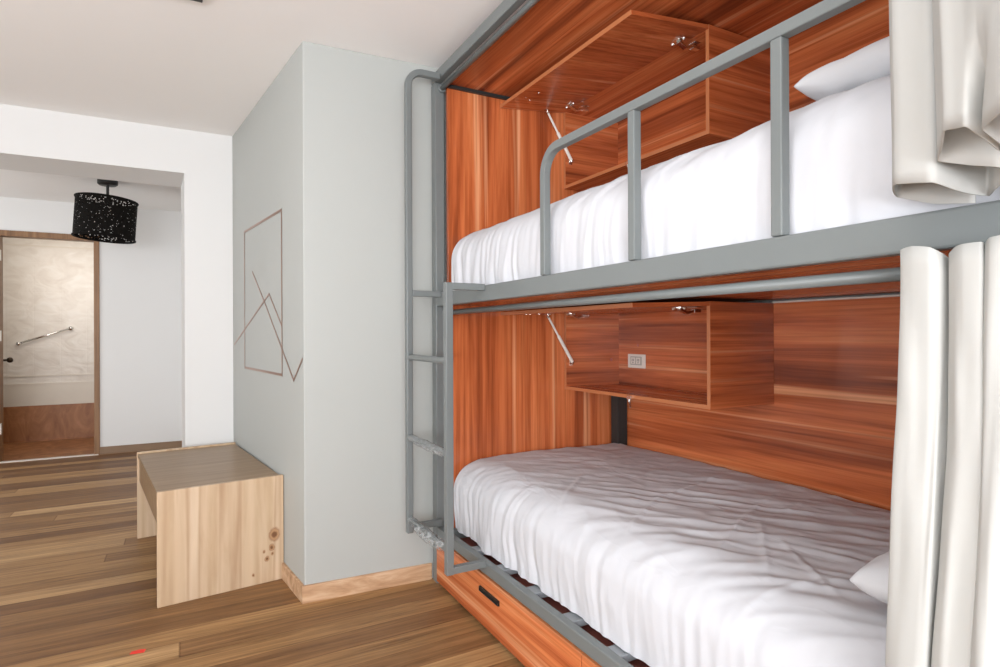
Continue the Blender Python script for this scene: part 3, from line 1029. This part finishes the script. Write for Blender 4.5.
# ------------------------------------------------------------------ wooden bench
bench = thing('bench', 'pale pine box bench standing against the grey wall', 'bench', (-0.105, 2.994, 0))
bench.rotation_euler = (0, 0, math.radians(7.3))
WORLD[bench.name] = Matrix.Identity(4)      # parts are written in the bench's own frame
W_, L_, H_ = 0.541, 1.11, 0.509
obj('end_panel', B((0, W_, 0, 0.022, 0, H_)), M['pine_z'], bench, bevel=0.002)
obj('end_panel', B((0, W_, L_-0.022, L_, 0, H_)), M['pine_plain'], bench, bevel=0.002)
obj('top_panel', B((0.004, W_-0.004, 0.022, L_-0.022, H_-0.030, H_-0.010)), M['bench_top'], bench, bevel=0.001)
obj('side_rail', B((0.010, 0.030, 0.022, L_-0.022, H_-0.17, H_-0.030)), M['bench_top'], bench, bevel=0.001)
obj('side_rail', B((W_-0.030, W_-0.010, 0.022, L_-0.022, H_-0.17, H_-0.030)), M['bench_top'], bench, bevel=0.001)

# ------------------------------------------------------------------ copper line art on the grey wall
E0, E1 = Vector((0.474, 2.74, 0)), Vector((0.289, 4.28, 0))
AX = (E1-E0).normalized()
AN = Vector((-AX.y, AX.x, 0))
if AN.x > 0:
    AN = -AN
art = bmesh.new()


def strip(bm, a, b, w):
    pa = E0+AX*a[0]+Vector((0, 0, a[1]))+AN*0.0016
    pb = E0+AX*b[0]+Vector((0, 0, b[1]))+AN*0.0016
    d = (pb-pa).normalized()
    s = d.cross(AN).normalized()*w/2
    pa -= d*w/2
    pb += d*w/2
    lo = [bm.verts.new(p) for p in (pa-s, pa+s, pb+s, pb-s)]
    hi = [bm.verts.new(p+AN*0.0008) for p in (pa-s, pa+s, pb+s, pb-s)]
    bm.faces.new(lo[::-1])
    bm.faces.new(hi)
    for i in range(4):
        bm.faces.new((lo[i], lo[(i+1) % 4], hi[(i+1) % 4], hi[i]))


la = thing('wall_decal', 'copper tape line drawing of a frame and mountain peaks on the grey wall', 'wall decoration', tuple(E0+AX*0.77+Vector((0, 0, 1.4))))
bm = bmesh.new()
for a, b in (((0.352, 1.82), (1.19, 1.83)), ((0.352, 1.0), (1.19, 1.0)), ((0.352, 1.0), (0.352, 1.82)), ((1.19, 1.0), (1.19, 1.83))):
    strip(bm, a, b, 0.0135)
obj('frame_line', bm, M['copper'], la)
bm = bmesh.new()
for a, b in (((1.496, 1.138), (0.600, 1.417)), ((0.600, 1.417), (0.359, 1.247))):
    strip(bm, a, b, 0.011)
obj('peak_line', bm, M['copper'], la)
bm = bmesh.new()
for a, b in (((0.977, 1.564), (0.672, 1.359)), ((0.672, 1.359), (0.152, 0.986)), ((0.152, 0.986), (0.014, 1.09))):
    strip(bm, a, b, 0.011)
obj('peak_line', bm, M['copper'], la)

# ------------------------------------------------------------------ woven lamp in the hall
LX, LY = -0.562, 5.97
lamp = thing('ceiling_lamp', 'black woven drum lamp hanging from the hall ceiling', 'lamp', (LX, LY, CH))
bm = bmesh.new()
lathe(bm, LX, LY, [(0.074, CH-0.001), (0.074, CH-0.036), (0.062, CH-0.046), (0.02, CH-0.05)], 32)
obj('canopy', bm, M['black_metal'], lamp, smooth=False, bevel=0.002)
bm = bmesh.new()
lathe(bm, LX, LY, [(0.011, CH-0.05), (0.011, CH-0.15), (0.026, CH-0.155), (0.026, CH-0.215), (0.018, CH-0.22)], 18)
obj('stem', bm, M['black_metal'], lamp)
bm = bmesh.new()
bmesh.ops.create_uvsphere(bm, u_segments=20, v_segments=14, radius=0.035, matrix=Matrix.Translation((LX, LY, CH-0.262)) @ Matrix.Diagonal((1, 1, 1.25, 1)))
obj('bulb', bm, M['bulb'], lamp, smooth=True)
random.seed(11)
bm = bmesh.new()
SR, Z0, Z1 = 0.222, 2.022, 2.345
na, nz = 190, 64
gridv = [[bm.verts.new((LX+SR*math.cos(2*PI*i/na), LY+SR*math.sin(2*PI*i/na), Z0+(Z1-Z0)*j/nz)) for i in range(na)] for j in range(nz+1)]
for j in range(nz):
    for i in range(na):
        if 2 <= j < nz-2 and random.random() < 0.10+0.10*N(i*0.2, j*0.25, 3):
            continue
        bm.faces.new((gridv[j][i], gridv[j][(i+1) % na], gridv[j+1][(i+1) % na], gridv[j+1][i]))
for z in (Z0, Z1):
    rg = [(LX+SR*math.cos(2*PI*i/64), LY+SR*math.sin(2*PI*i/64), z) for i in range(65)]
    sweep(bm, rg, circ(0.008, 8), cap=False)
for i in range(3):
    a = 2*PI*i/3+0.4
    tube(bm, (LX, LY, Z1-0.0), (LX+SR*math.cos(a), LY+SR*math.sin(a), Z1-0.0), 0.004, 8)
tilt = Matrix.Translation((LX, LY, CH-0.1)) @ Matrix.Rotation(math.radians(3.5), 4, 'Y') @ Matrix.Translation((-LX, -LY, -(CH-0.1)))
bmesh.ops.transform(bm, matrix=tilt, verts=bm.verts)
obj('lamp_shade', bm, M['black_weave'], lamp)

# ------------------------------------------------------------------ small things
fx_ = thing('ceiling_light', 'dark square light fixture on the bedroom ceiling at the top edge of the view', 'ceiling light', (-0.04, 2.46, CH))
obj('housing', B((-0.20, 0.07, 2.30, 2.572, CH-0.022, CH-0.0005)), M['black_metal'], fx_, bevel=0.003)
obj('diffuser', B((-0.18, 0.05, 2.32, 2.55, CH-0.026, CH-0.0215)), M['white_plastic'], fx_, bevel=0.002)
bm = bmesh.new()
prism(bm, [(-0.182, 2.613), (-0.135, 2.604), (-0.130, 2.626), (-0.150, 2.634), (-0.178, 2.630)], 0.0, 0.0015)
tag(obj('tape_scrap', bm, M['red']), 'small red scrap of tape on the wooden floor in front of the bench', 'tape')
